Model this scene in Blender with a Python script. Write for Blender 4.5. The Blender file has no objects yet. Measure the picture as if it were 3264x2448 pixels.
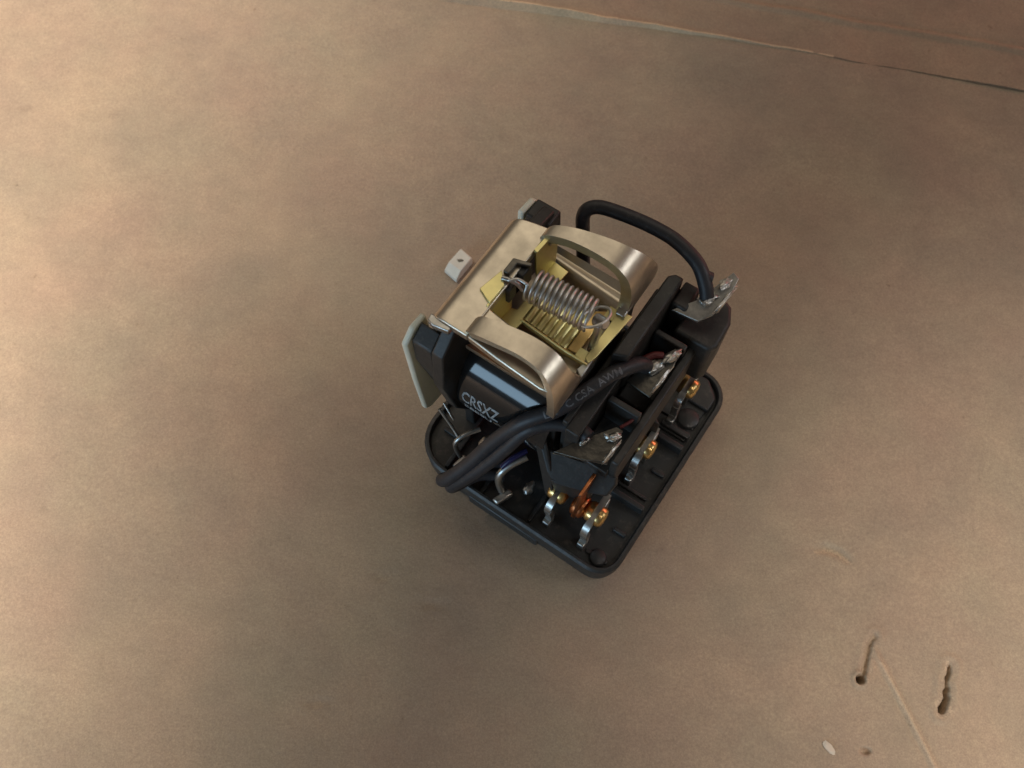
import bpy, bmesh, math, random
from mathutils import Vector, Matrix, noise
random.seed(7)
S = bpy.context.scene
COL = S.collection
MM = 0.001
R = math.radians

# ------------------------------------------------------------------ camera
cam = bpy.data.cameras.new("camera")
cam.sensor_width = 36.0
cam.lens = 31.18
cam.clip_start = 0.002
cam.clip_end = 20
camo = bpy.data.objects.new("camera", cam)
COL.objects.link(camo)
camo.location = (0, -0.04328, 0.09722)
camo.rotation_euler = (R(24), 0, 0)
cam.dof.use_dof = True
cam.dof.focus_distance = 0.084
cam.dof.aperture_fstop = 64
S.camera = camo

# ------------------------------------------------------------------ light
S.view_settings.view_transform = 'Standard'
S.view_settings.look = 'None'
S.view_settings.exposure = 0
S.view_settings.gamma = 1
S.view_settings.use_curve_mapping = False

W = bpy.data.worlds.new("World")
S.world = W
W.use_nodes = True
nt = W.node_tree
bg = nt.nodes["Background"]
tc = nt.nodes.new("ShaderNodeTexCoord")
nz = nt.nodes.new("ShaderNodeTexNoise"); nz.inputs["Scale"].default_value = 1.6; nz.inputs["Detail"].default_value = 1.0
cr = nt.nodes.new("ShaderNodeValToRGB")
cr.color_ramp.elements[0].position = 0.38; cr.color_ramp.elements[0].color = (0.20, 0.165, 0.135, 1)
cr.color_ramp.elements[1].position = 0.66; cr.color_ramp.elements[1].color = (0.50, 0.44, 0.37, 1)
nt.links.new(tc.outputs["Generated"], nz.inputs["Vector"])
nt.links.new(nz.outputs["Fac"], cr.inputs["Fac"])
nt.links.new(cr.outputs["Color"], bg.inputs["Color"])
bg.inputs["Strength"].default_value = 0.27

def aim(o, target):
    d = Vector(target) - o.location
    o.rotation_euler = d.to_track_quat('-Z', 'Y').to_euler()

def area(name, loc, target, size, power, color):
    l = bpy.data.lights.new(name, 'AREA'); l.shape = 'RECTANGLE'
    l.size, l.size_y = size; l.energy = power; l.color = color
    o = bpy.data.objects.new(name, l); COL.objects.link(o)
    o.location = loc; aim(o, target); return o

def spot(name, loc, target, power, color, angle, blend, radius):
    l = bpy.data.lights.new(name, 'SPOT'); l.energy = power; l.color = color
    l.spot_size = R(angle); l.spot_blend = blend; l.shadow_soft_size = radius
    o = bpy.data.objects.new(name, l); COL.objects.link(o)
    o.location = loc; aim(o, target); return o

spot("added_upper_left_spot", (-0.40, 0.20, 0.50), (-0.115, 0.085, 0), 27, (1.0, 0.86, 0.75), 22, 1.0, 0.03)  # added narrow spot, pools light over the upper left of the sheet
spot("added_left_spot", (-0.40, -0.05, 0.50), (-0.140, -0.038, 0), 60, (1.0, 0.86, 0.75), 18, 1.0, 0.03)  # second added spot; the pair shapes the soft shadow edge on the left
spot("added_lower_right_spot", (0.20, -0.25, 0.50), (0.083, -0.054, 0), 13.5, (1.0, 0.87, 0.77), 15, 1.0, 0.03)  # added spot to brighten the lower right of the cardboard
area("window_light", (-0.37, -0.34, 0.125), (0, 0, 0.02), (0.30, 0.14), 0.95, (0.50, 0.76, 1.0))
area("side_window_light", (0.42, -0.04, 0.33), (0, 0, 0.02), (0.13, 0.13), 0.30, (0.92, 0.96, 1.0))
area("ceiling_light", (-0.02, 0.59, 1.05), (0, 0, 0), (1.0, 0.8), 2.2, (1.0, 0.88, 0.70))
area("added_red_fill_light", (0.30, 0.20, 0.10), (0.08, 0.04, 0), (0.2, 0.1), 0.20, (1.0, 0.28, 0.24))  # added fill that reddens the right side, no real wall behind it

# ------------------------------------------------------------------ materials
def mat(name, col, rough=0.5, metal=0.0, bump=0.0, bscale=400, var=0.0, vscale=150, var_col=None, rvar=0.0, spec=0.5, coat=0.0, sss=0.0, dust=0.0):
    m = bpy.data.materials.new(name); m.use_nodes = True
    n = m.node_tree.nodes; l = m.node_tree.links
    p = n["Principled BSDF"]
    p.inputs["Base Color"].default_value = (*col, 1)
    p.inputs["Roughness"].default_value = rough
    p.inputs["Metallic"].default_value = metal
    p.inputs["Specular IOR Level"].default_value = spec
    p.inputs["Coat Weight"].default_value = coat
    if sss:
        p.inputs["Subsurface Weight"].default_value = sss
        p.inputs["Subsurface Radius"].default_value = (0.002, 0.002, 0.0015)
        p.inputs["Subsurface Scale"].default_value = 0.5
    t = n.new("ShaderNodeTexCoord")
    if var:
        a = n.new("ShaderNodeTexNoise"); a.inputs["Scale"].default_value = vscale; a.inputs["Detail"].default_value = 5
        a.inputs["Roughness"].default_value = 0.65
        l.new(t.outputs["Object"], a.inputs["Vector"])
        r = n.new("ShaderNodeValToRGB"); r.color_ramp.elements[0].position = 0.35; r.color_ramp.elements[1].position = 0.68
        c2 = var_col or tuple(c * (1 - var) for c in col)
        r.color_ramp.elements[0].color = (*c2, 1); r.color_ramp.elements[1].color = (*col, 1)
        l.new(a.outputs["Fac"], r.inputs["Fac"]); l.new(r.outputs["Color"], p.inputs["Base Color"])
        if rvar:
            mr = n.new("ShaderNodeMapRange"); mr.inputs["To Min"].default_value = rough + rvar; mr.inputs["To Max"].default_value = max(0.05, rough - rvar)
            l.new(a.outputs["Fac"], mr.inputs["Value"]); l.new(mr.outputs["Result"], p.inputs["Roughness"])
    if dust:
        d = n.new("ShaderNodeTexNoise"); d.inputs["Scale"].default_value = 900; d.inputs["Detail"].default_value = 6; d.inputs["Roughness"].default_value = 0.75
        l.new(t.outputs["Object"], d.inputs["Vector"])
        dr = n.new("ShaderNodeMapRange"); dr.inputs["From Min"].default_value = 0.54; dr.inputs["From Max"].default_value = 0.78; dr.inputs["To Max"].default_value = dust
        l.new(d.outputs["Fac"], dr.inputs["Value"])
        mx = n.new("ShaderNodeMix"); mx.data_type = 'RGBA'; mx.inputs[7].default_value = (0.16, 0.14, 0.12, 1)
        src = p.inputs["Base Color"].links[0].from_socket
        l.new(dr.outputs["Result"], mx.inputs[0]); l.new(src, mx.inputs[6]); l.new(mx.outputs[2], p.inputs["Base Color"])
    if bump:
        b = n.new("ShaderNodeTexNoise"); b.inputs["Scale"].default_value = bscale; b.inputs["Detail"].default_value = 4
        l.new(t.outputs["Object"], b.inputs["Vector"])
        bm_ = n.new("ShaderNodeBump"); bm_.inputs["Strength"].default_value = bump; bm_.inputs["Distance"].default_value = 0.0003
        l.new(b.outputs["Fac"], bm_.inputs["Height"]); l.new(bm_.outputs["Normal"], p.inputs["Normal"])
    return m

M = {
 'black': mat('black_moulded_plastic', (0.036, 0.035, 0.033), 0.48, bump=0.10, bscale=1800, var=0.35, vscale=220, rvar=0.14, dust=0.5),
 'base': mat('grey_black_base_plastic', (0.038, 0.041, 0.042), 0.46, bump=0.12, bscale=1500, var=0.4, vscale=160, rvar=0.14, dust=0.6),
 'dull': mat('dull_tinned_sheet', (0.17, 0.16, 0.14), 0.42, 1.0, bump=0.3, bscale=1200, var=0.35, vscale=600, rvar=0.1),
 'tape': mat('glossy_black_coil_tape', (0.020, 0.021, 0.022), 0.08, bump=0.015, bscale=260, var=0.3, vscale=200, rvar=0.06),
 'jacket': mat('black_wire_jacket', (0.030, 0.031, 0.037), 0.50, bump=0.22, bscale=420, var=0.3, vscale=300, rvar=0.12, dust=0.5),
 'nickel': mat('dull_nickel_plated_steel', (0.76, 0.68, 0.55), 0.38, 1.0, bump=0.07, bscale=1000, var=0.28, vscale=260, rvar=0.14),
 'steel': mat('bright_steel', (0.62, 0.61, 0.58), 0.30, 1.0, bump=0.2, bscale=1300, var=0.35, vscale=500, rvar=0.08),
 'spring': mat('grey_spring_wire', (0.78, 0.77, 0.73), 0.42, 1.0, var=0.3, vscale=700, rvar=0.1),
 'brass': mat('yellow_brass_sheet', (0.93, 0.84, 0.40), 0.42, 1.0, bump=0.08, bscale=700, var=0.2, vscale=260, rvar=0.08),
 'gold': mat('gilt_contact_metal', (0.82, 0.58, 0.24), 0.30, 1.0, bump=0.1, bscale=900, var=0.25, vscale=600, rvar=0.08),
 'copper': mat('dark_copper_blade', (0.60, 0.22, 0.09), 0.35, 1.0, var=0.5, vscale=500, rvar=0.1),
 'tin': mat('tinned_metal', (0.56, 0.57, 0.55), 0.40, 1.0, bump=0.12, bscale=1200, var=0.35, vscale=600, rvar=0.12),
 'solder': mat('lumpy_solder', (0.66, 0.64, 0.59), 0.42, 1.0, bump=0.25, bscale=600, var=0.45, vscale=900, rvar=0.15),
 'white': mat('milky_green_white_plastic', (0.82, 0.81, 0.66), 0.5, var=0.15, vscale=200, sss=0.2),
 'chip': mat('white_plastic_fragment', (0.80, 0.78, 0.68), 0.5, bump=0.2, bscale=700, var=0.12, vscale=500),
 'ink': mat('white_printed_ink', (0.50, 0.54, 0.56), 0.6, var=0.6, vscale=2200),
 'wireink': mat('worn_grey_wire_print', (0.24, 0.255, 0.28), 0.6, var=0.7, vscale=2500),
 'red': mat('dark_red_wire_end', (0.11, 0.015, 0.015), 0.5),
 'blue': mat('dark_blue_enamel', (0.015, 0.018, 0.10), 0.35),
 'paper': mat('pale_paper_fibre', (0.62, 0.55, 0.45), 0.85, bump=0.4, bscale=1500),
}

def cardboard(name, tint=(1, 1, 1)):
    m = bpy.data.materials.new(name); m.use_nodes = True
    n = m.node_tree.nodes; l = m.node_tree.links; p = n["Principled BSDF"]
    p.inputs["Roughness"].default_value = 0.8
    p.inputs["Specular IOR Level"].default_value = 0.25
    t = n.new("ShaderNodeTexCoord")
    def nse(scale, detail=4, rough=0.55, stretch=None, dist=0.0):
        a = n.new("ShaderNodeTexNoise"); a.inputs["Scale"].default_value = scale; a.inputs["Detail"].default_value = detail
        a.inputs["Roughness"].default_value = rough; a.inputs["Distortion"].default_value = dist
        if stretch:
            mp = n.new("ShaderNodeMapping"); mp.inputs["Scale"].default_value = stretch
            mp.inputs["Rotation"].default_value = (0, 0, R(6))
            l.new(t.outputs["Object"], mp.inputs["Vector"]); l.new(mp.outputs["Vector"], a.inputs["Vector"])
        else:
            l.new(t.outputs["Object"], a.inputs["Vector"])
        return a.outputs["Fac"]
    def ramp(f, p0, p1, c0, c1):
        r = n.new("ShaderNodeValToRGB"); r.color_ramp.elements[0].position = p0; r.color_ramp.elements[1].position = p1
        r.color_ramp.elements[0].color = (*c0, 1); r.color_ramp.elements[1].color = (*c1, 1)
        l.new(f, r.inputs["Fac"]); return r.outputs["Color"]
    def mix(kind, a, b, fac=1.0):
        x = n.new("ShaderNodeMix"); x.data_type = 'RGBA'; x.blend_type = kind
        x.inputs[0].default_value = fac
        l.new(a, x.inputs[6]); l.new(b, x.inputs[7]); return x.outputs[2]
    base = ramp(nse(14, 3), 0.3, 0.7, tuple(a*b for a, b in zip((0.365, 0.292, 0.215), tint)), tuple(a*b for a, b in zip((0.430, 0.334, 0.238), tint)))
    blot = ramp(nse(75, 6, 0.62, dist=0.4), 0.30, 0.70, (0.84, 0.85, 0.87), (1.07, 1.06, 1.03))
    hue = ramp(nse(48, 4, 0.6), 0.35, 0.65, (1.04, 0.985, 0.98), (0.97, 1.01, 0.99))
    fib = ramp(nse(420, 4, 0.6, stretch=(0.8, 1.2, 1)), 0.25, 0.75, (0.93, 0.93, 0.93), (1.05, 1.05, 1.05))
    grain = ramp(nse(2600, 2, 0.7), 0.25, 0.75, (0.90, 0.90, 0.92), (1.09, 1.09, 1.08))
    grit = ramp(nse(5200, 2, 0.8), 0.3, 0.7, (0.89, 0.88, 0.90), (1.11, 1.12, 1.11))
    smudge = ramp(nse(230, 2, 0.5), 0.22, 0.31, (0.87, 0.86, 0.87), (1, 1, 1))
    speck = ramp(nse(700, 3, 0.7), 0.22, 0.33, (0.62, 0.58, 0.55), (1, 1, 1))
    c = mix('MULTIPLY', base, blot); c = mix('MULTIPLY', c, hue); c = mix('MULTIPLY', c, fib)
    c = mix('MULTIPLY', c, smudge); c = mix('MULTIPLY', c, grain); c = mix('MULTIPLY', c, grit); c = mix('MULTIPLY', c, speck, 0.8)
    l.new(c, p.inputs["Base Color"])
    b1 = n.new("ShaderNodeBump"); b1.inputs["Strength"].default_value = 0.35; b1.inputs["Distance"].default_value = 0.0006
    l.new(nse(110, 6, 0.6), b1.inputs["Height"])
    b2 = n.new("ShaderNodeBump"); b2.inputs["Strength"].default_value = 0.5; b2.inputs["Distance"].default_value = 0.00012
    l.new(nse(1500, 4, 0.6), b2.inputs["Height"]); l.new(b1.outputs["Normal"], b2.inputs["Normal"])
    l.new(b2.outputs["Normal"], p.inputs["Normal"])
    return m
M['card'] = cardboard('brown_cardboard')
M['pale_edge'] = cardboard('pale_cardboard_edge', (1.75, 1.65, 1.50))  # flap edge faces, tinted much paler than the flap
M['scuff_and_glint'] = cardboard('scuffed_and_lit_cardboard', (1.24, 1.24, 1.22))
M['flap'] = cardboard('brown_cardboard_flap', (1.0, 0.95, 0.93))

# ------------------------------------------------------------------ mesh helpers (all lengths in millimetres)
def link(name, bm, m, parent=None, bevel=0.0, smooth=40, kind=None, segs=2):
    bmesh.ops.recalc_face_normals(bm, faces=bm.faces[:])
    ang = R(smooth)
    for f in bm.faces: f.smooth = True
    for e in bm.edges:
        if len(e.link_faces) != 2 or e.calc_face_angle(0) > ang: e.smooth = False
    me = bpy.data.meshes.new(name); bm.to_mesh(me); bm.free()
    me.transform(Matrix.Scale(MM, 4))
    me.materials.append(M[m] if isinstance(m, str) else m)
    o = bpy.data.objects.new(name, me); COL.objects.link(o)
    if parent is not None: o.parent = parent
    if bevel:
        b = o.modifiers.new("bevel", 'BEVEL'); b.width = bevel * MM; b.segments = segs; b.limit_method = 'ANGLE'; b.angle_limit = R(40)
        b.harden_normals = False
    if kind: o["kind"] = kind
    return o

def NB(): return bmesh.new()

def box(bm, x0, x1, y0, y1, z0, z1):
    v = [bm.verts.new(p) for p in ((x0,y0,z0),(x1,y0,z0),(x1,y1,z0),(x0,y1,z0),(x0,y0,z1),(x1,y0,z1),(x1,y1,z1),(x0,y1,z1))]
    for f in ((0,3,2,1),(4,5,6,7),(0,1,5,4),(1,2,6,5),(2,3,7,6),(3,0,4,7)): bm.faces.new([v[i] for i in f])
    return v

def prism(bm, pts, off):
    """closed polygon of 3-D points, extruded by the vector off"""
    a = [bm.verts.new(p) for p in pts]; b = [bm.verts.new(Vector(p) + Vector(off)) for p in pts]
    n = len(a)
    bm.faces.new(a[::-1]); bm.faces.new(b)
    for i in range(n): bm.faces.new((a[i], a[(i+1) % n], b[(i+1) % n], b[i]))

def catmull(pts, n=8):
    P = [Vector(p) for p in pts]; out = []
    for i in range(len(P)-1):
        p0 = P[max(i-1, 0)]; p1 = P[i]; p2 = P[i+1]; p3 = P[min(i+2, len(P)-1)]
        for k in range(n):
            t = k/n
            out.append(0.5*((2*p1) + (p2-p0)*t + (2*p0-5*p1+4*p2-p3)*t*t + (3*p1-p0-3*p2+p3)*t*t*t))
    out.append(P[-1]); return out

def frames(path, up0=(0, 0, 1)):
    T = []
    for i in range(len(path)):
        a = path[max(i-1, 0)]; b = path[min(i+1, len(path)-1)]
        T.append((b-a).normalized())
    u = Vector(up0); u = (u - T[0]*u.dot(T[0])).normalized(); out = []
    for t in T:
        u = (u - t*u.dot(t)).normalized(); out.append((t, u, t.cross(u)))
    return out

def tube(bm, path, r, seg=12, rad=None, up0=(0, 0, 1)):
    path = [Vector(p) for p in path]; F = frames(path, up0); rings = []
    for i, (p, (t, u, w)) in enumerate(zip(path, F)):
        rr = rad[i] if rad else r
        rings.append([bm.verts.new(p + (u*math.cos(a) + w*math.sin(a))*rr) for a in [2*math.pi*k/seg for k in range(seg)]])
    for a, b in zip(rings, rings[1:]):
        for k in range(seg): bm.faces.new((a[k], a[(k+1) % seg], b[(k+1) % seg], b[k]))
    bm.faces.new(rings[0][::-1]); bm.faces.new(rings[-1])

def ribbon(bm, secs):
    """secs: list of 4-corner sections (each four 3-D points), lofted and capped"""
    rings = [[bm.verts.new(p) for p in s] for s in secs]; n = len(rings[0])
    for a, b in zip(rings, rings[1:]):
        for k in range(n): bm.faces.new((a[k], a[(k+1) % n], b[(k+1) % n], b[k]))
    bm.faces.new(rings[0][::-1]); bm.faces.new(rings[-1])

def strip_xz(bm, path, ylo, yhi, th, n=6):
    """sheet-metal strip: path of (x, z), its y limits at each path point, thickness th below the path"""
    P = catmull([(x, 0, z) for x, z in path], n); A = catmull([(a, b, 0) for a, b in zip(ylo, yhi)], n)
    F = frames(P); secs = []
    for p, q, (t, u, w) in zip(P, A, F):
        nrm = Vector((-t.z, 0, t.x)); 
        if nrm.z < 0 and abs(t.x) > 0.05 and t.x > 0: nrm = -nrm
        d = p - nrm*th
        secs.append([(p.x, q.x, p.z), (p.x, q.y, p.z), (d.x, q.y, d.z), (d.x, q.x, d.z)])
    ribbon(bm, secs)

def lathe(bm, prof, centre, axis='x', seg=20):
    """prof: (distance along axis, radius)"""
    rings = []
    for d, r in prof:
        ring = []
        for k in range(seg):
            a = 2*math.pi*k/seg; c, s = r*math.cos(a), r*math.sin(a)
            p = {'x': (d, c, s), 'y': (c, d, s), 'z': (c, s, d)}[axis]
            ring.append(bm.verts.new(Vector(centre) + Vector(p)))
        rings.append(ring)
    for a, b in zip(rings, rings[1:]):
        for k in range(seg): bm.faces.new((a[k], a[(k+1) % seg], b[(k+1) % seg], b[k]))
    bm.faces.new(rings[0][::-1]); bm.faces.new(rings[-1])

def rrect(x0, x1, y0, y1, r, n=7):
    """rounded rectangle, r = radii of the corners (x0y0, x1y0, x1y1, x0y1)"""
    pts = []
    for (cx, cy, a0), rr in zip((((x0, y0), 0, 180), ((x1, y0), 0, 270), ((x1, y1), 0, 0), ((x0, y1), 0, 90)), r):
        px, py = cx
        ox = px + (rr if px == x0 else -rr); oy = py + (rr if py == y0 else -rr)
        for k in range(n+1):
            a = R(a0 + 90*k/n); pts.append((ox + rr*math.cos(a), oy + rr*math.sin(a)))
    return pts

def blob(bm, centre, rx, ry, rz, seed, amp=0.35, sub=3):
    r = bmesh.ops.create_icosphere(bm, subdivisions=sub, radius=1)
    for v in r['verts']:
        k = 1 + amp*noise.noise(v.co*1.9 + Vector((seed, 0, 0))) + amp*0.5*noise.noise(v.co*4.5 + Vector((0, seed, 0)))
        v.co = Vector((v.co.x*rx*k, v.co.y*ry*k, v.co.z*rz*k)) + Vector(centre)

def glyphs(body, size, mapping, bm):
    """flat print: outline of the text laid onto a surface by mapping(x, y) -> point"""
    c = bpy.data.curves.new("print", 'FONT'); c.body = body; c.size = size; c.resolution_u = 2; c.offset = size*0.018
    o = bpy.data.objects.new("print_source", c); COL.objects.link(o)
    dg = bpy.context.evaluated_depsgraph_get(); me = o.evaluated_get(dg).to_mesh()
    tmp = bmesh.new(); tmp.from_mesh(me); o.evaluated_get(dg).to_mesh_clear()
    bmesh.ops.triangulate(tmp, faces=tmp.faces[:])
    for _ in range(2):
        bmesh.ops.subdivide_edges(tmp, edges=[e for e in tmp.edges if e.calc_length() > size*0.12], cuts=1)
        bmesh.ops.triangulate(tmp, faces=tmp.faces[:])
    idx = {}
    for v in tmp.verts: idx[v] = bm.verts.new(mapping(v.co.x, v.co.y))
    for f in tmp.faces:
        try: bm.faces.new([idx[v] for v in f.verts])
        except ValueError: pass
    tmp.free(); bpy.data.objects.remove(o); bpy.data.curves.remove(c)

# ------------------------------------------------------------------ the setting: cardboard sheet and the flap beyond its fold
def axis_steps(spans):
    out = []
    for a, b, s in spans:
        n = max(1, round((b-a)/s))
        out += [a + (b-a)*k/n for k in range(n)]
    out.append(spans[-1][1]); return out
def seg_dist(x, y, a, b):
    ax, ay = a; bx, by = b; dx, dy = bx-ax, by-ay
    t = ((x-ax)*dx + (y-ay)*dy)/(dx*dx+dy*dy); tc_ = min(1, max(0, t))
    px, py = ax+dx*tc_, ay+dy*tc_
    side = (dx*(y-ay) - dy*(x-ax))
    return math.hypot(x-px, y-py), tc_, side
FOLD = (60.75, -0.198, -0.00029)
def fold_y(x):
    return FOLD[0] + FOLD[1]*x + FOLD[2]*x*x + 0.35*noise.noise(Vector((x*0.11, 3.1, 0))) + 0.10*noise.noise(Vector((x*0.7, 9.1, 0)))
def polyline_cut(x, y, pts, width, depth, rough):
    best = 9e9; bt = 0
    for i in range(len(pts)-1):
        d, t, s = seg_dist(x, y, pts[i], pts[i+1])
        if d < best: best, bt = d, (i+t)/(len(pts)-1)
    w = width*(1 + rough*noise.noise(Vector((x*3, y*3, 1.7))))
    return best, bt, w
CUT_A = [(38.7, -29.4), (38.0, -30.2), (37.5, -31.6), (36.9, -33.2)]
CUT_B = [(46.1, -32.4), (45.9, -33.1), (45.45, -33.8), (45.4, -34.7), (45.15, -35.1), (45.2, -35.7), (44.75, -36.2), (44.35, -36.9)]
RIDGE = [(38.4, -30.8), (39.4, -33.4), (40.6, -36.6), (42.0, -40.4), (43.6, -45.0)]
ARC = [(33.2, -20.2), (34.8, -19.9), (36.2, -20.4), (37.6, -21.6)]
def height(x, y):
    z = 0.9*noise.noise(Vector((x*0.012, y*0.012, 4.0))) + 0.10*noise.noise(Vector((x*0.06, y*0.06, 8.0)))
    z *= min(1, max(0, (math.hypot(x-6, y+6)-24)/45))       # flat under the relay
    fy = fold_y(x)
    if y > fy - 0.2: z -= 0.15*min(1, (y-fy+0.2)/0.6)
    if 26 < x < 52 and -48 < y < -14:
        d, t, w = polyline_cut(x, y, CUT_A, 0.30, 0, 0.5)
        z -= 0.6*math.exp(-(d/(w*0.8))**4)*(0.6+0.4*t); z += 0.10*math.exp(-((d-0.75)/0.35)**2)
        d, t, w = polyline_cut(x, y, CUT_B, 0.22, 0, 0.25); w *= (0.55 + 0.75*t)*(1 + 0.7*noise.noise(Vector((x*0.9, y*1.6, 5))))
        z -= 2.2*math.exp(-(d/w)**4)*(0.5+0.5*t); z += 0.13*math.exp(-((d-0.9)/0.4)**2)
        d = math.hypot(x-36.45, y+33.75); z -= 2.4*math.exp(-(d/0.42)**6); z += 0.16*math.exp(-((d-0.7)/0.25)**2)
        d, t, w = polyline_cut(x, y, RIDGE, 0.2, 0, 0.3); z += 0.16*math.exp(-(d/0.22)**2)*min(1, t*4+0.2) - 0.05*math.exp(-((d-0.55)/0.25)**2)
        d, t, w = polyline_cut(x, y, ARC, 0.2, 0, 0.3)
        z -= 0.45*math.exp(-(d/0.45)**2)*math.sin(math.pi*min(1, max(0.02, t)))
        d = math.hypot((x-35.9)/0.5, (y+40.7)/0.3); z -= 0.6*math.exp(-d*d*d*d)
    for cx, cy, rx, ry, h in ((-35, 36, 1.6, 0.5, -0.30), (-53, 15, 0.7, 0.6, 0.25), (-8.5, -26, 0.7, 0.5, -0.25), (-14, -23, 0.6, 0.6, -0.2), (-20, -36, 0.8, 0.5, -0.2), (60, -12, 0.6, 0.4, -0.2), (52, 23, 0.6, 0.4, -0.2)):
        d = ((x-cx)/rx)**2 + ((y-cy)/ry)**2
        if d < 9: z += h*math.exp(-d)
    return z
xs = axis_steps([(-420, -120, 25), (-120, 29, 1.0), (29, 34, 0.3), (34, 48, 0.13), (48, 50, 0.5), (50, 120, 1.2), (120, 420, 25)])
ys = axis_steps([(-320, -80, 20), (-80, -46, 0.9), (-46, -28, 0.14), (-28, -18, 0.22), (-18, 46, 1.1), (46, 72, 0.9), (72, 480, 24)])
bm = NB()
G = [[bm.verts.new((x, y, height(x, y))) for x in xs] for y in ys]
for j in range(len(ys)-1):
    for i in range(len(xs)-1):
        bm.faces.new((G[j][i], G[j][i+1], G[j+1][i+1], G[j+1][i]))
floor = link('cardboard_floor', bm, 'card', smooth=80, kind='structure')
floor.data.materials.append(M['scuff_and_glint'])
for p_ in floor.data.polygons:
    cx_, cy_ = p_.center.x/MM, p_.center.y/MM
    if 37 < cx_ < 46 and -46 < cy_ < -30:
        d_, t_, w_ = polyline_cut(cx_, cy_, RIDGE, 0.2, 0, 0.3)
        if d_ < 0.20 + 0.10*noise.noise(Vector((cx_*2, cy_*2, 3))) and t_ > 0.12: p_.material_index = 1
        for cut_, w0_, gain_ in ((CUT_A, 0.32, 0.22), (CUT_B, 0.36, 0.30)):
            d_, t_, w_ = polyline_cut(cx_, cy_, cut_, 0.2, 0, 0.3)
            if w0_ + 0.25*t_ < d_ < w0_ + 0.25*t_ + gain_*1.3*noise.noise(Vector((cx_*1.4, cy_*1.4, 9))) + (0.12 if t_ < 0.15 or t_ > 0.9 else 0.0): p_.material_index = 1
    if 32 < cx_ < 38.6 and -22.5 < cy_ < -19:
        d_, t_, w_ = polyline_cut(cx_, cy_+0.25, ARC, 0.2, 0, 0.3)
        if d_ < 0.32*math.sin(math.pi*min(1, max(0, t_))) and noise.noise(Vector((cx_*3, cy_*3, 1))) > -0.25: p_.material_index = 1  # pale crescent paints the lit wall of the dent into the colour

def flap_z(x, s):
    """height of the flap's top at distance s beyond its near edge"""
    lift = 0.26 + 0.80*max(0, min(1, (52-x)/45)) + 0.12*noise.noise(Vector((x*0.2, 5, 0)))
    lip = 0.28*math.exp(-(s/0.7)**2)*max(0.1, min(1, (50-x)/40))
    s2 = 7.4 + 0.2*noise.noise(Vector((x*0.15, 12, 0)))
    ridge = 0.60*math.exp(-((s-s2)/0.45)**2) - 0.22*math.exp(-((s-s2-0.9)/0.4)**2)
    k = max(0.0, min(0.6, (x-15)/50))
    return lift + lip + ridge*k + max(0, s-s2)*0.02 + 0.25*noise.noise(Vector((x*0.03, s*0.05, 2)))
fx = axis_steps([(-420, -90, 22), (-90, 100, 0.7), (100, 420, 22)])
fs = axis_steps([(0, 2, 0.25), (2, 10, 0.4), (10, 30, 2), (30, 400, 30)])
bm = NB(); top = []
for s in fs:
    top.append([bm.verts.new((x, fold_y(x) + s + (0.10*noise.noise(Vector((x*2.3, 1, 0))) if s == 0 else 0), flap_z(x, s))) for x in fx])
low = [bm.verts.new((x, fold_y(x) + 0.12 - 0.6*max(0, min(1, (52-x)/45)), height(x, fold_y(x)) - 0.25)) for x in fx]
for j in range(len(fs)-1):
    for i in range(len(fx)-1): bm.faces.new((top[j][i], top[j][i+1], top[j+1][i+1], top[j+1][i]))
for i in range(len(fx)-1): bm.faces.new((low[i], low[i+1], top[0][i+1], top[0][i]))
fo = link('cardboard_flap', bm, 'flap', smooth=55, kind='structure')
fo.data.materials.append(M['pale_edge'])
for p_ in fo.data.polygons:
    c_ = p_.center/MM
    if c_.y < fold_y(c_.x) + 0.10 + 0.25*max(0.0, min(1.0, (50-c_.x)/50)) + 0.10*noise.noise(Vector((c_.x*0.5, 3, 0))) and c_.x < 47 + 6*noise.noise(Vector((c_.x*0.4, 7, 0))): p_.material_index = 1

# loose bits on the cardboard
bm = NB()
lo_ = [(-8.6, 15.5, 0.1), (-7.0, 13.9, 0.1), (-5.0, 16.8, 0.1), (-6.5, 18.3, 0.1)]
me_ = [(-8.55, 15.45, 0.7), (-7.0, 13.95, 0.7), (-5.0, 16.8, 1.3), (-6.5, 18.25, 1.3)]
hi_ = [(-7.95, 16.2, 1.5), (-6.4, 14.85, 1.5), (-5.1, 16.75, 1.5), (-6.5, 18.1, 1.5)]
ribbon(bm, [lo_, me_, hi_])
o = link('plastic_fragment', bm, 'chip', bevel=0.10, smooth=20)
o["label"] = "small white plastic fragment lying on the cardboard beside the relay"
o["category"] = "plastic piece"
bm = NB(); blob(bm, (-6.55, 16.35, 1.50), 0.40, 0.22, 0.03, 3.3, 0.5)
link('smudge', bm, 'dull', o)
bm = NB(); blob(bm, (0, 0, 0), 0.75, 0.36, 0.10, 2.0, 0.35)
fl = link('paper_flake', bm, 'paper'); fl.location = (32.2*MM, -40.4*MM, (height(32.2, -40.4)+0.08)*MM); fl.rotation_euler = (0, R(4), R(-48))
fl["label"] = "tiny pale paper flake on the cardboard below the staple slots"; fl["category"] = "paper flake"

# ------------------------------------------------------------------ the relay
relay = bpy.data.objects.new("relay", None); COL.objects.link(relay)
relay.rotation_euler = (0, 0, R(-34.5)); relay.empty_display_size = 0.01
relay["label"] = "opened electrical relay with exposed coil, brass plate, coil spring and black soldered wires"
relay["category"] = "relay"

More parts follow.
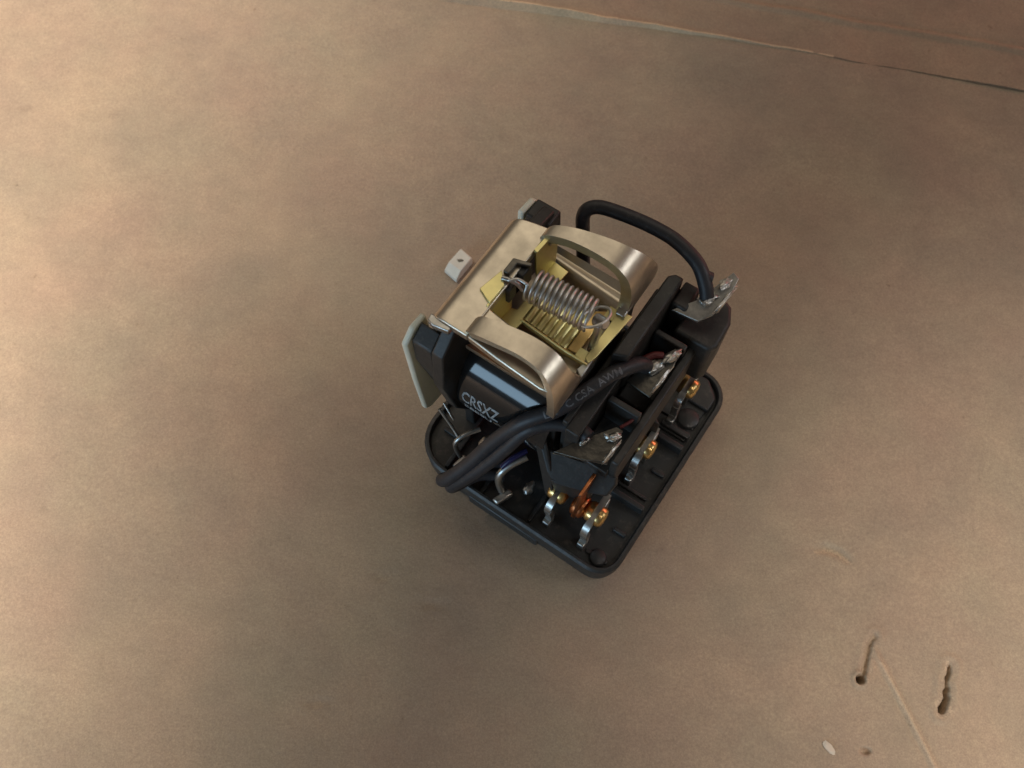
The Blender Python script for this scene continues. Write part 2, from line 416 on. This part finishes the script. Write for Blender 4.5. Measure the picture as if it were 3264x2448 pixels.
# base tray -----------------------------------------------------------
bx0, bx1, by0, by1 = -3.8, 22.3, -14.8, 12.2
bm = NB()
rad = (4.6, 2.8, 3.4, 3.0)
def loop(inset, z, flare=0.0):
    return [bm.verts.new((x, y, z)) for x, y in rrect(bx0+inset-flare, bx1-inset+flare, by0+inset-flare, by1-inset+flare, [max(0.4, r-inset+flare) for r in rad])]
L_ = [loop(0.9, 0.15), loop(0.5, 0.15), loop(0.35, 0.5), loop(0.35, 2.1), loop(0.1, 2.35), loop(0.0, 4.7), loop(0.25, 5.0), loop(0.5, 5.0), loop(0.6, 4.85), loop(0.7, 4.1)]
for a, b in zip(L_, L_[1:]):
    n = len(a)
    for k in range(n): bm.faces.new((a[k], a[(k+1) % n], b[(k+1) % n], b[k]))
bm.faces.new(L_[0][::-1]); bm.faces.new(L_[-1])
base = link('base', bm, 'base', relay, smooth=30)
def base_rib(x0, x1, y0, y1, z1, z0=3.9):
    b = NB(); box(b, x0, x1, y0, y1, z0, z1); link('rib', b, 'base', base, bevel=0.12)
for y in (1.9, -6.4):
    base_rib(15.0, 21.2, y, y+0.6, 5.6); base_rib(16.8, 20.9, y+1.5, y+1.9, 4.6)
base_rib(17.6, 21.1, 3.6, 4.3, 5.2); base_rib(19.6, 21.1, -1.6, -1.1, 4.6); base_rib(19.6, 21.1, -9.6, -9.1, 4.6)
base_rib(11.4, 11.9, -13.9, -8.5, 4.5); base_rib(18.4, 21.0, -13.2, -12.7, 4.4)
base_rib(0.6, 1.1, -14.0, -6.0, 4.9); base_rib(-2.0, 0.2, -10.6, -10.1, 4.6); base_rib(5.4, 5.9, -14.2, -9.6, 4.6)
for cx, cy, r in ((19.9, 6.1, 1.25), (19.9, -13.0, 0.9), (5.0, 8.6, 1.2)):
    bm = NB(); lathe(bm, [(3.4, r), (3.95, r), (4.1, r-0.15)], (cx, cy, 0.62), 'z', 24); link('round_pad', bm, 'base', base, smooth=50)
bm = NB(); prism(bm, [(13.6, 5.2, 3.4), (21.0, 5.2, 3.4), (21.0, 9.6, 3.4), (18.9, 11.2, 3.4), (13.6, 11.2, 3.4)], (0, 0, 1.0)); link('raised_pad', bm, 'base', base, bevel=0.12)
bm = NB(); prism(bm, [(17.4, 7.9, 3.7), (21.3, 7.9, 3.7), (21.3, 9.7, 3.7), (19.5, 11.4, 3.7), (17.4, 11.4, 3.7)], (0, 0, 1.25)); link('raised_pad', bm, 'base', base, bevel=0.2)
bm = NB(); box(bm, 4.2, 13.4, -14.78, -14.3, 0.2, 2.25); link('side_rail', bm, 'base', base, bevel=0.2)
bm = NB()
for px_ in (2.0, 9.5, 17.0):
    for py_ in (-11, -2, 7): box(bm, px_, px_+0.8, py_, py_+3.4, 0.02, 0.3)
link('pin_blades', bm, 'tin', base)

# fixed contacts -------------------------------------------------------
def fixed_contact(x, y, zt, both=True, h=1.0):
    """bent tinned arm standing on the base, gilt rivet through its upper end"""
    path = [(y+2.3, zt+0.1), (y+1.0, zt+0.1), (y-0.6, zt+0.1), (y-1.5, zt-0.1), (y-1.95, zt-0.9), (y-1.7, zt-2.6), (y-1.4, zt-4.4), (y-1.6, zt-5.6)]
    P = catmull([(0, a, b) for a, b in path], 5); secs = []
    for i, p in enumerate(P):
        t = (P[min(i+1, len(P)-1)] - P[max(i-1, 0)]).normalized(); nn = Vector((0, -t.z, t.y))
        if nn.z < 0: nn = -nn
        w = 0.36 if i > 12 else 0.30
        hh = (0.60 - 0.20*min(1, max(0, (i-12)/8)))*h
        a = p + nn*hh; b = p - nn*hh
        secs.append([(x-w, a.y, a.z), (x+w, a.y, a.z), (x+w, b.y, b.z), (x-w, b.y, b.z)])
    bm = NB(); ribbon(bm, secs); c = link('fixed_contact', bm, 'tin', relay, smooth=55)
    bm = NB(); box(bm, x-0.4, x+0.4, y+0.9, y+2.2, 3.3, zt-0.1); link('post', bm, 'tin', c, bevel=0.1)
    bm = NB(); box(bm, x-0.42, x+0.42, y-2.3, y-1.1, 3.3, zt-5.2); link('foot', bm, 'tin', c, bevel=0.12)
    for s in ((-1, 1) if both else (1,)):
        bm = NB(); lathe(bm, [(s*0.28, 1.08), (s*0.75, 1.08), (s*0.98, 0.88), (s*1.08, 0.45), (s*1.10, 0.02)], (x, y, zt), 'x', 24)
        link('contact_rivet', bm, 'gold', c, smooth=50)
    return c
fixed_contact(18.35, 6.3, 11.0)
fixed_contact(18.1, -2.1, 11.0)
fixed_contact(17.75, -11.0, 11.0)
fixed_contact(13.4, -11.0, 10.6, True, 0.8)
fixed_contact(13.5, -2.1, 10.6, True, 0.8)

# movable copper blades, hanging from the carrier between the fixed contacts
for y in (6.5, -1.9, -10.9):
    bm = NB(); prism(bm, [(15.7, y-1.2, 9.0), (15.7, y+1.2, 9.0), (15.9, y+1.3, 17.5), (15.9, y-1.3, 17.5)], (0.35, 0, 0)); bl = link('moving_blade', bm, 'copper', relay, bevel=0.06)
    for s in (-1, 1):
        bm = NB(); lathe(bm, [(0.1*s, 1.25), (0.45*s, 1.25), (0.7*s, 1.0), (0.8*s, 0.4), (0.81*s, 0.02)], (15.9+0.05*s, y, 10.3), 'x', 22); link('contact_tip', bm, 'copper', bl, smooth=50)
bm = NB(); tube(bm, catmull([(15.0, -9.2, 13.5), (14.9, -10.2, 11.0), (15.2, -11.0, 8.6), (15.5, -11.6, 7.4)], 6), 0.09, 8); link('braid_wire', bm, 'copper', relay)

# coil bobbin -----------------------------------------------------------
CY, CZ, CR = -2.9, 16.3, 7.3
bm = NB(); lathe(bm, [(0.3, CR-1.5), (0.3, CR), (10.6, CR), (10.6, CR-1.5)], (0, CY, CZ), 'x', 72)
winding = link('coil_winding', bm, 'tape', relay, smooth=40)
# seam of the wrapping tape
bm = NB()
def cyl_pt(x, a, r=CR): return (x, CY - r*math.cos(a), CZ + r*math.sin(a))
secs = []
for k in range(13):
    a = R(33 + 44*k/12); secs.append([cyl_pt(0.4, a, CR), cyl_pt(10.5, a, CR), cyl_pt(10.5, a, CR+0.09), cyl_pt(0.4, a, CR+0.09)])
ribbon(bm, secs); link('tape_end', bm, 'tape', winding, smooth=30)
bm = NB()
def on_coil(tx, ty): return cyl_pt(0.95+tx, R(1) + ty/CR, CR+0.03)
glyphs("CRSXZ", 1.75, lambda a, b: on_coil(a*0.80, b*1.55), bm)
glyphs("E888U", 1.0, lambda a, b: on_coil(a*1.25+0.25, b*1.3-1.5), bm)
link('printed_mark', bm, 'ink', winding)

def yz_plate(name, m, pts, x0, x1, parent, bevel=0.15):
    bm = NB(); prism(bm, [(x0, y, z) for y, z in pts], (x1-x0, 0, 0)); return link(name, bm, m, parent, bevel=bevel)
oct_ = [(-9.2, 28.6), (-11.3, 26.6), (-11.8, 21.0), (-10.4, 13.5), (-8.0, 8.2), (2.0, 8.2), (5.3, 13.5), (6.6, 21.0), (6.6, 28.0), (3.2, 28.8)]
flange = yz_plate('bobbin_flange', 'black', oct_, -0.9, 0.35, relay)
yz_plate('flange_ear', 'black', [(-9.6, 27.6), (-11.3, 26.4), (-11.3, 22.5), (-9.6, 14.5), (-8.6, 14.0), (-8.6, 24.0), (-9.6, 24.5)], -3.2, -0.85, flange, 0.25)
yz_plate('flange_ear', 'black', [(4.7, 26.4), (5.1, 27.6), (7.2, 27.6), (7.4, 25.2), (6.4, 22.5), (4.7, 22.5)], -1.95, 0.7, flange, 0.2)
yz_plate('bobbin_flange', 'black', [(-8.9, 20.0), (-9.0, 13), (-7, 9.2), (1.2, 9.2), (3.8, 12), (3.8, 20), (1.2, 23.2), (-6, 23.2)], 10.4, 11.0, relay)
bm = NB(); tube(bm, [(-1.4, CY, CZ), (11.6, CY, CZ)], 2.6, 28); link('iron_core', bm, 'steel', relay, smooth=60)
bm = NB(); wp = [(-8.9, 27.6), (-10.6, 27.4), (-11.9, 26.0), (-11.7, 18), (-11.3, 10.2), (-10.6, 9.5), (-8.6, 9.6), (-8.3, 18.5), (3.2, 18.5), (4.6, 14), (6.8, 18), (7.3, 27.0), (6.9, 27.6), (4.9, 27.6), (4.5, 20.5), (-8.3, 20.5)]
prism(bm, [(-3.95 + 1.35*(y+11.7)/19, y, z) for y, z in wp], (0.65, 0, 0)); link('white_end_plate', bm, 'white', relay, bevel=0.2)
# foot that carries the coil on the base
bm = NB(); box(bm, -0.9, 0.3, -8, 2, 3.4, 8.4); box(bm, 10.3, 11.2, -8, 2, 3.4, 8.6); link('bobbin_foot', bm, 'black', relay, bevel=0.2)

# yoke -------------------------------------------------------------------
bm = NB()
strip_xz(bm, [(-2.25, 20.5), (-2.25, 24.0), (-2.25, 27.6), (-2.0, 29.1), (-1.2, 29.85), (0.2, 30.0), (1.9, 30.0)],
         [-9.3, -9.3, -9.3, -9.35, -9.45, -9.5, -9.5], [2.7, 2.7, 2.7, 2.8, 3.0, 3.3, 3.6], 0.95, 8)
yoke = link('yoke', bm, 'nickel', relay, bevel=0.12, smooth=35)
bm = NB(); prism(bm, [(1.9, -9.5, 29.05), (1.9, -6.2, 29.05), (4.2, -6.5, 29.0), (8.2, -7.2, 28.8), (10.7, -8.2, 28.5), (10.9, -9.6, 28.4), (9.5, -9.85, 28.5), (5, -9.7, 28.8)], (0, 0, 0.95))
link('yoke_rail', bm, 'nickel', yoke, bevel=0.15)
bm = NB(); prism(bm, [(-1.4, -10.1, 28.7), (-2.1, -9.9, 28.7), (-2.2, -9.2, 28.7), (0.2, -9.3, 28.9), (0.2, -9.9, 28.9)], (0, 0, 0.75)); link('yoke_tab', bm, 'steel', yoke, bevel=0.1)
# tall deck under the arms
def deck(fy0, fy1, zf, n=40):
    bm = NB(); rows = []
    for i in range(n+1):
        t = i/n; row = []
        for x in (1.2, 3.5, 6, 8.5, 11.0):
            y = fy0(x) + (fy1(x)-fy0(x))*t; row.append((x, y, zf(t, x)))
        rows.append(row)
    top = [[bm.verts.new(p) for p in r] for r in rows]; bot = [[bm.verts.new((p[0], p[1], p[2]-0.6)) for p in r] for r in rows]
    for i in range(n):
        for k in range(4):
            bm.faces.new((top[i][k], top[i][k+1], top[i+1][k+1], top[i+1][k])); bm.faces.new((bot[i][k], bot[i+1][k], bot[i+1][k+1], bot[i][k+1]))
        bm.faces.new((top[i][0], top[i+1][0], bot[i+1][0], bot[i][0])); bm.faces.new((top[i][4], bot[i][4], bot[i+1][4], top[i+1][4]))
    for k in range(4):
        bm.faces.new((top[0][k], bot[0][k], bot[0][k+1], top[0][k+1])); bm.faces.new((top[n][k], top[n][k+1], bot[n][k+1], bot[n][k]))
    return link('yoke_deck', bm, 'nickel', yoke, smooth=60)
slot = lambda x: 2.9 - 0.16*(x-2)
deck(lambda x: -9.0, lambda x: slot(x)-0.75, lambda t, x: 24.3 + 2.4*max(0, (0.35-t)/0.35)**2 - 0.5*max(0, (t-0.8)/0.2)**2)
deck(lambda x: slot(x)+0.45, lambda x: 5.2, lambda t, x: 24.0 + 0.9*t + 0.6*math.sin(math.pi*min(1, t*1.4)) + 0.5*max(0, t-0.55))

# armature: two bowed arms that curl down at the far end ------------------
arm_path = [(1.5, 29.5), (1.6, 30.3), (2.3, 30.85), (4.3, 31.2), (7.0, 31.3), (9.2, 30.95), (10.5, 29.9), (11.1, 28.2), (11.2, 26.2), (11.0, 24.2)]
bm = NB()
strip_xz(bm, arm_path, [-9.0, -9.3, -9.4, -9.25, -9.0, -9.15, -9.6, -9.9, -9.9, -9.6], [-8.2, -7.8, -7.5, -7.2, -6.9, -6.9, -7.0, -6.6, -5.6, -4.8], 0.75, 6)
arma = link('armature_arm', bm, 'nickel', relay, bevel=0.22, smooth=35, segs=3)
bm = NB()
strip_xz(bm, arm_path, [2.3, 2.2, 2.4, 2.8, 2.95, 2.9, 2.8, 2.6, 2.3, 2.1], [2.9, 3.2, 3.7, 4.3, 4.9, 5.4, 6.1, 7.0, 7.6, 7.8], 1.1, 6)
link('armature_arm', bm, 'nickel', relay, bevel=0.2, smooth=35, segs=3)
bm = NB(); prism(bm, [(10.3, -4.9, 24.3), (10.7, -3.2, 24.3), (11.1, -3.2, 24.3), (11.15, -5.4, 24.3)], (0, 0, 1.2)); link('bright_lug', bm, 'tin', relay, bevel=0.1)
bm = NB(); box(bm, 10.3, 11.25, 1.6, 3.6, 23.2, 26.2); link('bright_lug', bm, 'steel', relay, bevel=0.15)

# brass spring plate --------------------------------------------------------
FZ = 25.6
bm = NB()
prism(bm, [(1.75, -6.0, FZ), (1.75, -3.2, FZ), (2.6, -2.9, FZ), (2.6, 3.3, FZ), (4.3, 3.1, FZ), (4.1, 0.4, FZ), (4.1, -2.9, FZ), (3.9, -3.0, FZ), (3.5, -5.4, FZ)], (0, 0, -0.22))
brass = link('brass_plate', bm, 'brass', relay, bevel=0.05)
bm = NB(); secs = []
for k in range(97):
    x = 3.55 + 4.95*k/96; z = FZ + 0.02 + 0.15*abs(math.sin((x-3.55)*math.pi/0.70))**0.7
    yl = -3.45-0.08*(x-3.5); secs.append([(x, yl, z), (x, 0.35, z), (x, 0.35, z-0.2), (x, yl, z-0.2)])
ribbon(bm, secs); link('ribbed_strip', bm, 'brass', brass, smooth=50)
bm = NB(); prism(bm, [(8.6, -3.7, FZ), (8.6, 1.0, FZ-0.0), (9.6, 1.6, FZ), (9.6, -3.6, FZ)], (0, 0, -0.2)); link('web', bm, 'gold', brass, bevel=0.05)
bm = NB(); prism(bm, [(10.4, -3.6, FZ+0.1), (10.4, 2.2, FZ+0.1), (11.75, 2.4, FZ+0.1), (11.2, -3.0, FZ+0.1), (10.9, -3.9, FZ+0.1)], (0, 0, -0.25)); link('front_strip', bm, 'brass', brass, bevel=0.06)
bm = NB(); prism(bm, [(9.5, 1.0, FZ+0.02), (9.5, 2.2, FZ+0.02), (10.5, 2.2, FZ+0.02), (10.5, 1.0, FZ+0.02)], (0, 0, -0.2)); prism(bm, [(9.5, -3.9, FZ+0.02), (9.5, -2.9, FZ+0.02), (10.5, -2.9, FZ+0.02), (10.5, -3.9, FZ+0.02)], (0, 0, -0.2)); link('bridge', bm, 'brass', brass)
bm = NB(); prism(bm, [(3.5, -3.55, FZ+0.15), (8.4, -3.95, FZ+0.22), (10.9, -3.95, FZ+0.12), (10.9, -3.95, FZ-0.5), (8.4, -3.95, FZ-0.6), (3.5, -3.55, FZ-0.4)], (0.0, -0.2, 0.0)); link('side_wing', bm, 'brass', brass, bevel=0.04)
def wall(pts, name='upright'):
    bm = NB(); prism(bm, pts, (-0.22, 0, 0)); link(name, bm, 'brass', brass, bevel=0.04)
wall([(1.75, -6.2, 30.1), (1.75, -3.9, 30.1), (2.0, -2.9, 28.2), (2.05, -3.0, FZ), (1.9, -5.6, FZ), (1.75, -6.3, 28.6)])
wall([(2.2, 0.6, 30.3), (2.35, 3.2, 30.3), (2.65, 3.6, 28.6), (2.7, 3.4, FZ), (2.6, 0.5, FZ), (2.4, 0.4, 28.4)])
bm = NB(); prism(bm, [(0.15, -5.2, 30.03), (0.7, -2.6, 30.03), (1.75, -3.7, 30.03), (1.75, -5.9, 30.03), (1.2, -5.7, 30.03)], (0, 0, 0.25)); link('hook_tab', bm, 'brass', brass, bevel=0.05)
bm = NB(); prism(bm, [(1.9, 0.7, 30.25), (2.1, 3.1, 30.25), (2.45, 3.2, 30.25), (2.3, 0.6, 30.25)], (0, 0, 0.15)); link('hook_tab', bm, 'brass', brass)

# steel spring anchor at the yoke and post at the far end
bm = NB(); prism(bm, [(0.9, -2.7, 30.02), (0.9, -1.1, 30.02), (2.6, -0.6, 30.02), (2.6, -1.0, 30.02), (1.5, -1.4, 30.02), (1.5, -2.7, 30.02)], (0, 0, 0.5)); anchor = link('spring_anchor', bm, 'dull', relay, bevel=0.08)
bm = NB(); box(bm, 1.6, 2.3, -3.8, -2.6, 27.6, 29.7); link('anchor_block', bm, 'black', anchor, bevel=0.15)
bm = NB(); box(bm, 1.75, 2.5, -2.0, -0.4, 27.4, 30.0); link('anchor_block', bm, 'black', anchor, bevel=0.15)
bm = NB(); tube(bm, catmull([(1.2, -3.3, 30.4), (1.9, -3.1, 30.4), (2.6, -2.9, 30.1), (3.2, -2.9, 29.6)], 5), 0.24, 10); link('anchor_pin', bm, 'steel', anchor)
bm = NB(); prism(bm, [(9.9, -2.6, 24.8), (9.9, -1.5, 24.8), (10.5, -1.5, 24.8), (10.5, -2.6, 24.8)], (0.25, 0.35, 4.7)); post = link('spring_post', bm, 'steel', relay, bevel=0.2)
bm = NB(); tube(bm, [(9.8, -1.3, 28.8), (10.9, -1.5, 29.3)], 0.62, 16, rad=[0.62, 0.55]); link('post_head', bm, 'steel', post, bevel=0.12)

# coil spring ----------------------------------------------------------------
A = Vector((3.35, -1.8, 29.2)); B = Vector((9.4, -1.35, 29.0)); ax = (B-A).normalized()
up = Vector((0, 0, 1)); up = (up - ax*up.dot(ax)).normalized(); sd = ax.cross(up)
pts = []; turns = 12.2; N = int(turns*26)
for k in range(N+1):
    t = k/N; a = 2*math.pi*turns*t + 0.6
    tt = t
    pts.append(A.lerp(B, tt) + (up*math.cos(a) + sd*math.sin(a))*1.48)
e0 = pts[0]; hook0 = [Vector((1.3, -3.1, 30.3)), Vector((1.9, -3.2, 30.5)), Vector((2.5, -2.7, 30.55))]
loop_ = []
cB = Vector((9.75, -1.4, 29.3)); u1 = Vector((0.86, 0.10, 0.35)).normalized(); u2 = Vector((0.1, 1.0, -0.2)).normalized()
for k in range(23):
    a = R(-140 + 330*k/22); loop_.append(cB + (u1*math.cos(a)*1.15 + u2*math.sin(a)*1.5))
bm = NB(); tube(bm, catmull(hook0 + [e0], 6)[:-1] + pts + catmull([pts[-1], loop_[0]], 4)[1:-1] + loop_, 0.15, 8)
link('coil_spring', bm, 'spring', relay, smooth=80)

# moving-contact carrier --------------------------------------------------------
bm = NB(); prism(bm, [(12.05, -1.6, 15), (12.05, 8.4, 15), (12.6, 9.0, 15), (13.5, 9.0, 15), (13.5, -1.0, 15)], (0, 0, 10.0)); carrier = link('contact_carrier', bm, 'black', relay, bevel=0.2)
bm = NB(); box(bm, 13.6, 17.0, -9.0, 9.2, 15.0, 17.4); link('shelf', bm, 'black', carrier, bevel=0.15)
bm = NB(); box(bm, 16.9, 17.75, -8.6, 8.0, 14.0, 20.0); link('outer_wall', bm, 'black', carrier, bevel=0.2)
for y in (4.6, -3.8):
    bm = NB(); box(bm, 13.6, 17.0, y-0.35, y+0.35, 17.0, 21.5); link('divider', bm, 'black', carrier, bevel=0.15)
bm = NB(); prism(bm, [(15.0, 5.6, 14.5), (15.0, 9.8, 14.5), (15.6, 11.2, 14.5), (17.2, 11.6, 14.5), (18.4, 11.0, 14.5), (19.2, 9.4, 14.5), (19.35, 6.4, 14.5), (18.9, 5.6, 14.5)], (0, 0, 7.0)); link('end_block', bm, 'black', carrier, bevel=0.35, segs=3)
bm = NB(); box(bm, 13.5, 15.2, 7.0, 9.9, 15, 23.4); link('end_step', bm, 'black', carrier, bevel=0.25)
for y, z in ((6.9, 19.0), (-0.5, 18.6)):
    bm = NB(); prism(bm, [(13.7, y-1.4, z-1.5), (16.8, y-1.4, z-1.5), (16.8, y+0.2, z-1.5), (13.7, y+0.2, z-1.5)], (0, 0, 1.1)); link('ledge', bm, 'black', carrier, bevel=0.2)
bm = NB(); prism(bm, [(15.6, -1.1, 4), (15.6, 3.4, 4), (16.9, 4.5, 4), (17.0, 0.5, 4), (18.4, -0.4, 4), (16.9, -0.7, 4)], (0, 0, 10.0)); link('pillar', bm, 'black', carrier, bevel=0.2)
bm = NB(); box(bm, 11.45, 12.1, -8.6, 8.2, 15, 22.4); box(bm, 12.0, 13.5, -9.0, -1.3, 15, 22.0); link('inner_wall', bm, 'black', carrier, bevel=0.15)
# lower fin
bm = NB(); prism(bm, [(9.6, -9.6, 17.5), (11.2, -9.8, 17.0), (14.6, -8.9, 16.8), (17.6, -8.0, 16.6), (18.2, -8.9, 16.0), (18.0, -10.2, 15.2), (16.6, -10.6, 14.8), (13.0, -11.9, 14.6), (11.9, -11.4, 15.6)], (0, 0.5, -1.1)); fin = link('end_fin', bm, 'black', carrier, bevel=0.2)
bm = NB(); prism(bm, [(12.6, -11.8, 15.0), (16.6, -10.6, 14.6), (16.4, -10.0, 10.6), (13.2, -11.3, 9.4)], (0, 0.55, 0)); link('end_fin', bm, 'black', carrier, bevel=0.12)
bm = NB(); prism(bm, [(9.3, -9.9, 18.2), (10.3, -9.7, 18.2), (12.3, -11.3, 15.4), (13.2, -11.9, 9.2), (12.2, -11.9, 10.2)], (0, 0.4, 0.2)); link('end_fin', bm, 'black', carrier, bevel=0.1)
bm = NB(); box(bm, 11.6, 13.4, -8, 8, 3.4, 15.2); link('carrier_foot', bm, 'black', carrier, bevel=0.2)

# solder terminals ------------------------------------------------------------------
def terminal(poly, m, bl):
    bm = NB(); prism(bm, poly, (0, 0, 0.32)); t = link('solder_terminal', bm, m, relay, bevel=0.06)
    for i, (c, rx, ry, rz, a) in enumerate(bl):
        bm = NB(); blob(bm, (0, 0, 0), rx, ry, rz, 3.1*i + c[0], 0.55)
        s = link('solder', bm, 'solder', t, smooth=70); s.location = Vector(c)*MM; s.rotation_euler = (0, 0, R(a))
    return t
terminal([(13.9, 6.6, 22.6), (15.6, 8.6, 23.4), (17.0, 12.3, 24.6), (17.75, 12.1, 24.4), (17.9, 9.8, 23.8), (17.5, 8.0, 23.2), (16.6, 6.9, 22.6)], 'solder',
         [((16.3, 9.0, 24.0), 0.55, 0.95, 0.3, -30), ((17.7, 9.6, 24.1), 0.22, 2.2, 0.28, -6), ((16.9, 10.9, 24.6), 0.45, 0.8, 0.22, -12)])
terminal([(13.9, -1.3, 20.6), (14.9, 0.9, 21.4), (16.2, 3.6, 21.9), (16.9, 3.6, 21.9), (17.0, 0.6, 21.5), (16.7, -1.7, 21.0)], 'dull',
         [((15.4, 0.9, 21.9), 0.7, 0.85, 0.35, -30), ((16.35, 2.7, 22.2), 0.45, 1.1, 0.35, -20), ((16.75, 0.2, 21.8), 0.2, 1.7, 0.25, -4)])
terminal([(12.0, -10.7, 19.4), (13.6, -8.4, 20.0), (15.6, -5.6, 20.2), (16.3, -5.6, 20.2), (16.75, -8.9, 19.9), (14.8, -9.9, 19.6)], 'dull',
         [((13.95, -8.5, 20.5), 0.28, 0.6, 0.3, -20), ((16.0, -6.6, 20.6), 0.4, 0.7, 0.3, -30), ((16.5, -8.1, 20.3), 0.22, 1.35, 0.28, -4), ((15.6, -6.9, 20.5), 0.6, 0.22, 0.2, 0)])
bm = NB(); prism(bm, [(12.0, -10.7, 19.35), (16.75, -8.9, 19.85), (16.75, -8.85, 19.6), (12.0, -10.6, 19.1)], (0, -0.12, 0)); link('terminal_edge', bm, 'solder', relay)

# wires --------------------------------------------------------------------------------
WR = 0.86
def wire(name, pts, r=WR, label=None, n=9):
    path = catmull(pts, n); bm = NB(); tube(bm, path, r, 18)
    o = link(name, bm, 'jacket', relay, smooth=60)
    if label: o["label"] = label
    return o, path
wA, pA = wire('wire', [(14.9, 0.6, 21.9), (14.2, -0.2, 22.9), (12.9, -2.7, 23.6), (11.9, -5.2, 23.4), (10.5, -8.0, 22.5), (8.3, -10.2, 20.8), (6.3, -12.1, 17.0), (4.6, -14.2, 12.6), (2.9, -15.9, 9.0), (2.0, -15.9, 7.0), (2.7, -14.6, 6.3), (4.6, -11.6, 6.2), (6.6, -10.0, 6.0)], 0.74)
wB, pB = wire('wire', [(14.1, -8.1, 20.9), (13.1, -7.9, 20.9), (11.6, -8.3, 20.9), (10.2, -9.1, 20.6), (8.8, -10.4, 19.8), (7.7, -12.0, 17.2), (6.3, -13.7, 13.8), (4.6, -15.2, 10.2), (3.3, -16.0, 7.4), (3.3, -15.4, 6.0), (4.6, -13.0, 5.9), (6.8, -11.4, 5.6)], 0.70)
wC, pC = wire('wire', [(16.2, 8.8, 24.3), (15.4, 9.5, 25.2), (13.8, 10.4, 26.2), (11.0, 11.1, 26.6), (8.0, 11.3, 26.4), (4.8, 11.0, 26.2), (2.7, 10.5, 26.0), (1.9, 9.6, 25.4), (2.3, 9.0, 23.2), (3.2, 8.2, 19.5), (4.6, 7.0, 14.0), (6.0, 6.0, 8.0), (6.4, 5.6, 4.2)], 0.70)
bm = NB(); tube(bm, [(15.0, 9.9, 25.3), (15.6, 10.1, 25.1)], 0.8, 14); link('insulation_nick', bm, 'jacket', wC)
bm = NB(); tube(bm, catmull([(14.3, 1.0, 22.0), (14.9, 1.9, 22.1), (15.6, 2.4, 22.0)], 5), 0.35, 10); link('red_strand', bm, 'red', relay)
bm = NB(); tube(bm, catmull([(15.9, -5.4, 20.3), (16.3, -4.7, 20.5), (16.5, -4.1, 20.6)], 5), 0.16, 8); link('red_strand', bm, 'red', relay)

def print_on(path, parent, body, start, size, r, roll, flip=False, gap=0.0):
    cum = [0.0]
    for a, b in zip(path, path[1:]): cum.append(cum[-1] + (b-a).length)
    eye = Vector((24.5, -35.7, 97.2))    # print was laid facing up and outward from the base
    def mp(tx, ty):
        s = start - tx if flip else start + tx
        i = 0
        while i < len(cum)-2 and cum[i+1] < s: i += 1
        k = (s-cum[i])/(cum[i+1]-cum[i]); p = path[i].lerp(path[i+1], k); t = (path[min(i+2, len(path)-1)]-path[max(i-1, 0)]).normalized()
        u = Vector(roll); u = (u - t*u.dot(t)).normalized(); w = t.cross(u) if flip else u.cross(t)
        a = ty/r
        return p + (u*math.cos(a) + w*math.sin(a))*(r+0.02)
    bm = NB(); glyphs(body, size, lambda a, b: mp(a, b-size*0.35), bm); return link('printed_mark', bm, 'wireink', parent)
tot = sum((b-a).length for a, b in zip(pA, pA[1:]))
print_on(pA, wA, "LM   C CSA  AWM", 11.6, 1.0, 0.74, (0.17, -0.50, 0.85), flip=True)

# tinned leads and coil tags near the left end of the base ---------------------------------
def lead(pts, r, m='tin'):
    bm = NB(); tube(bm, catmull(pts, 5), r, 9); return link('coil_lead', bm, m, relay, smooth=80)
lead([(-1.0, -11.6, 14.0), (0.6, -11.9, 12.3), (1.6, -12.2, 11.4)], 0.17)
lead([(-1.2, -10.6, 13.4), (0.4, -11.2, 12.2)], 0.13)
lead([(3.0, -10.2, 11.2), (1.9, -11.8, 11.0), (1.5, -12.7, 9.9), (1.9, -12.6, 6.6)], 0.26)
bm = NB(); prism(bm, [(1.5, -13.6, 4.9), (2.3, -13.8, 4.9), (2.6, -12.2, 5.2), (1.9, -12.0, 5.2)], (0, 0, 0.7)); link('coil_tag', bm, 'solder', relay, bevel=0.15)
bm = NB(); blob(bm, (4.2, -10.6, 9.2), 0.9, 1.0, 0.7, 5.0, 0.4); link('solder', bm, 'solder', relay, smooth=70)
lead([(8.6, -9.8, 10.6), (7.7, -11.2, 10.2), (7.1, -12.5, 9.2), (7.2, -12.9, 7.4), (7.6, -13.0, 5.6)], 0.42, 'tin')
lead([(8.3, -9.4, 11.2), (7.5, -10.9, 10.9), (7.0, -12.0, 10.0)], 0.30, 'blue')
bm = NB(); prism(bm, [(7.2, -14.3, 4.6), (8.0, -14.5, 4.6), (8.9, -12.6, 5.0), (8.1, -12.4, 5.0)], (0, 0, 0.9)); link('coil_tag', bm, 'solder', relay, bevel=0.2)
bm = NB(); blob(bm, (9.8, -11.0, 5.2), 0.5, 0.8, 0.4, 8.0, 0.4); link('solder', bm, 'tin', relay, smooth=70)
